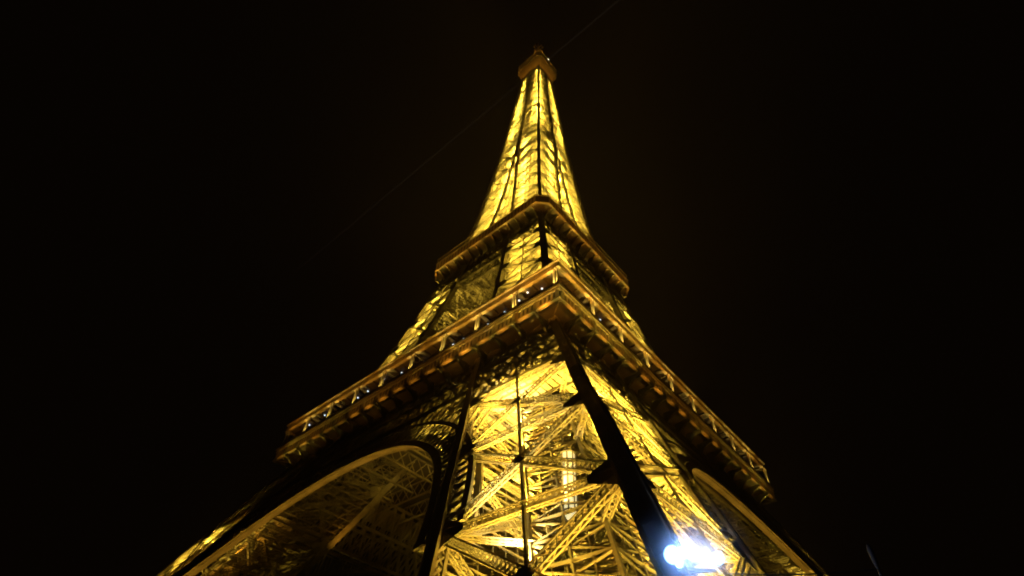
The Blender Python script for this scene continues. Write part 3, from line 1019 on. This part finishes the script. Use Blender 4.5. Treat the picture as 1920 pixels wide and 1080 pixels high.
def flood_head(off, sz, aim):
    """a round floodlight: finned housing, bezel and a bright glass"""
    o = None
    hd = MB()
    hd.tube([(0, 0, z * sz) for z in (-0.5, -0.35, -0.33, -0.12, -0.02)], [sz * r for r in (0.2, 0.3, 0.5, 0.85, 0.98)], 20)
    o = hd.build('housing', BLACKR, bank)
    o.rotation_euler = Vector(aim).to_track_quat('Z', 'Y').to_euler()
    o.location = off
    ln = MB()
    ln.tube([(0, 0, z * sz) for z in (-0.01, 0.03, 0.06, 0.07)], [sz * r for r in (1.0, 0.9, 0.5, 0.05)], 20)
    ln.build('glass', FLOOD, o, True)


for x, z, r, ax in ((-0.16, -0.02, 0.34, -0.1), (0.3, 0.12, 0.24, 0.1), (0.02, -0.34, 0.16, 0.0)):
    flood_head(Vector((rx.x * x, rx.y * x, z)), r, toc + rx * ax)
for x, z, r in ((0.05, 0, 0.24),):
    flood_head(Vector(F2 - F1) + Vector((rx.x * x, rx.y * x, z)), r, toc + rx * 0.2)
tcv = V3(*toc)
for p, en, cl in ((F1 + tcv * 0.45, 330, (0.2, 0.4, 1.0)), (F2 + tcv * 0.45, 190, (0.5, 0.65, 1.0)), (F2 + V3(0.5, 0.5, 0.2), 160, (0.75, 0.8, 1.0))):
    ld = bpy.data.lights.new('floodlight_light', 'POINT')
    ld.energy = en; ld.color = cl; ld.shadow_soft_size = 0.2
    q = bpy.data.objects.new('floodlight_light', ld); col.objects.link(q); q.location = p

# ------------------------------------------------------------------ lamp post and wires at the lower right
lp = tag(empty('lamp_post', (-51.6, -61.5, 0)), 'slim unlit lamp post at the lower right edge of the dark', 'lamp post')
a = MB(); a.tube([(0, 0, 0), (0, 0, 0.8), (0, 0, 0.85), (0, 0, 10.2)], [0.14, 0.14, 0.09, 0.05], 10); a.build('pole', BLACKR, lp)
a = MB(); a.tube([(0, 0, 10.2), (0, 0, 10.35), (0, 0, 10.8), (0, 0, 11.0)], [0.06, 0.09, 0.1, 0.04], 12); a.build('lantern', DARK, lp)


def ray_pt(px, py, t):
    return CAM + t * (FWD + (px - 960) / 1008.7 * RGT - (py - 540) / 1008.7 * UPV)


def wire(name, A, B, r, label, sag=0.15):
    w = MB()
    A, B = Vector(A), Vector(B)
    pts = []
    for k in range(25):
        t = k / 24
        p = A.lerp(B, t); p.z -= sag * 4 * t * (1 - t)
        pts.append(p)
    w.tube(pts, r, 6)
    tag(w.build(name, BLACKR), label, 'cable')


ca28 = corners(28.3)['C']
m22 = (corners(22.3)['A'] + corners(22.3)['B']) / 2
wire('cable', m22, ca28, 0.05, 'thin dark cable strung level through the near leg behind its corner column', 0.1)
wire('cable', (-55.2, -57.3, 9.7), (-51.6, -61.5, 10.1), 0.025, 'thin black cable running from the floodlights to the lamp post', 0.1)

# ------------------------------------------------------------------ night haze round the whole scene
HAZE = 0.00004
hm = bpy.data.materials.new('night_haze')
hm.use_nodes = True
nt = hm.node_tree
nt.nodes.clear()
out = nt.nodes.new('ShaderNodeOutputMaterial')
pv = nt.nodes.new('ShaderNodeVolumePrincipled')
pv.inputs['Color'].default_value = (0.95, 0.74, 0.7, 1)
pv.inputs['Density'].default_value = HAZE
nt.links.new(pv.outputs[0], out.inputs['Volume'])
hz = MB()
hz.box(-1510, 1510, -1510, 1510, -1, 345)
if HAZE > 0:
    tag(hz.build('haze', hm), kind='stuff')
# added glow volume standing in for glare round the floodlights
mm = hm.copy(); mm.name = 'flood_glare'
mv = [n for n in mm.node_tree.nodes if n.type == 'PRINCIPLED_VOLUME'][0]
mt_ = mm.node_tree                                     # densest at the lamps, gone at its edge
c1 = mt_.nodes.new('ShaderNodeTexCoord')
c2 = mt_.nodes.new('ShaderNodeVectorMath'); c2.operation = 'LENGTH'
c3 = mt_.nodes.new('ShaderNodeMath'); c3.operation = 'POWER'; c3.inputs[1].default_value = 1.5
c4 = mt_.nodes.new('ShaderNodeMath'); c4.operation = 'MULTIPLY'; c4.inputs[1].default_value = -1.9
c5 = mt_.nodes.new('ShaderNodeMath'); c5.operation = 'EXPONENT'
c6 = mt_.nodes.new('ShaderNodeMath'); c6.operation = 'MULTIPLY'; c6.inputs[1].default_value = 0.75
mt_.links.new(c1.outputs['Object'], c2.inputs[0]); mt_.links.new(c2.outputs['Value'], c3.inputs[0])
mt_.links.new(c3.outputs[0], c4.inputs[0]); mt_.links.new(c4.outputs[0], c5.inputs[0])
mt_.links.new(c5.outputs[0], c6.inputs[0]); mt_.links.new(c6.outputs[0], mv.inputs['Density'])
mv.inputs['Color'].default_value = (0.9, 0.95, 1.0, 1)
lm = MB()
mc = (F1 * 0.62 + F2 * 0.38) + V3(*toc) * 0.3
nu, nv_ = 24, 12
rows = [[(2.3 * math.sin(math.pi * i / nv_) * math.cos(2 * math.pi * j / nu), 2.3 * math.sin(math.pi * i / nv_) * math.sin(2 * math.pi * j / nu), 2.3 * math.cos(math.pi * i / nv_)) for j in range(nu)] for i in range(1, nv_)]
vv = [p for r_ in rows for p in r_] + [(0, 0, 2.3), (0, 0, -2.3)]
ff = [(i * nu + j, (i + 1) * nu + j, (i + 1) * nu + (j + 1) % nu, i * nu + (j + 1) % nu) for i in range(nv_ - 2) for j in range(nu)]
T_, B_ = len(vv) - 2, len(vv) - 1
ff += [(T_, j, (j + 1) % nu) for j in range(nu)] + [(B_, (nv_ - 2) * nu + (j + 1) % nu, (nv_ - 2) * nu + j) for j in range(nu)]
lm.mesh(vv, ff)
glare_ball = lm.build('haze', mm, None, True)  # the added glare sphere, not part of the night air
glare_ball.location = mc
tag(glare_ball, kind='stuff')
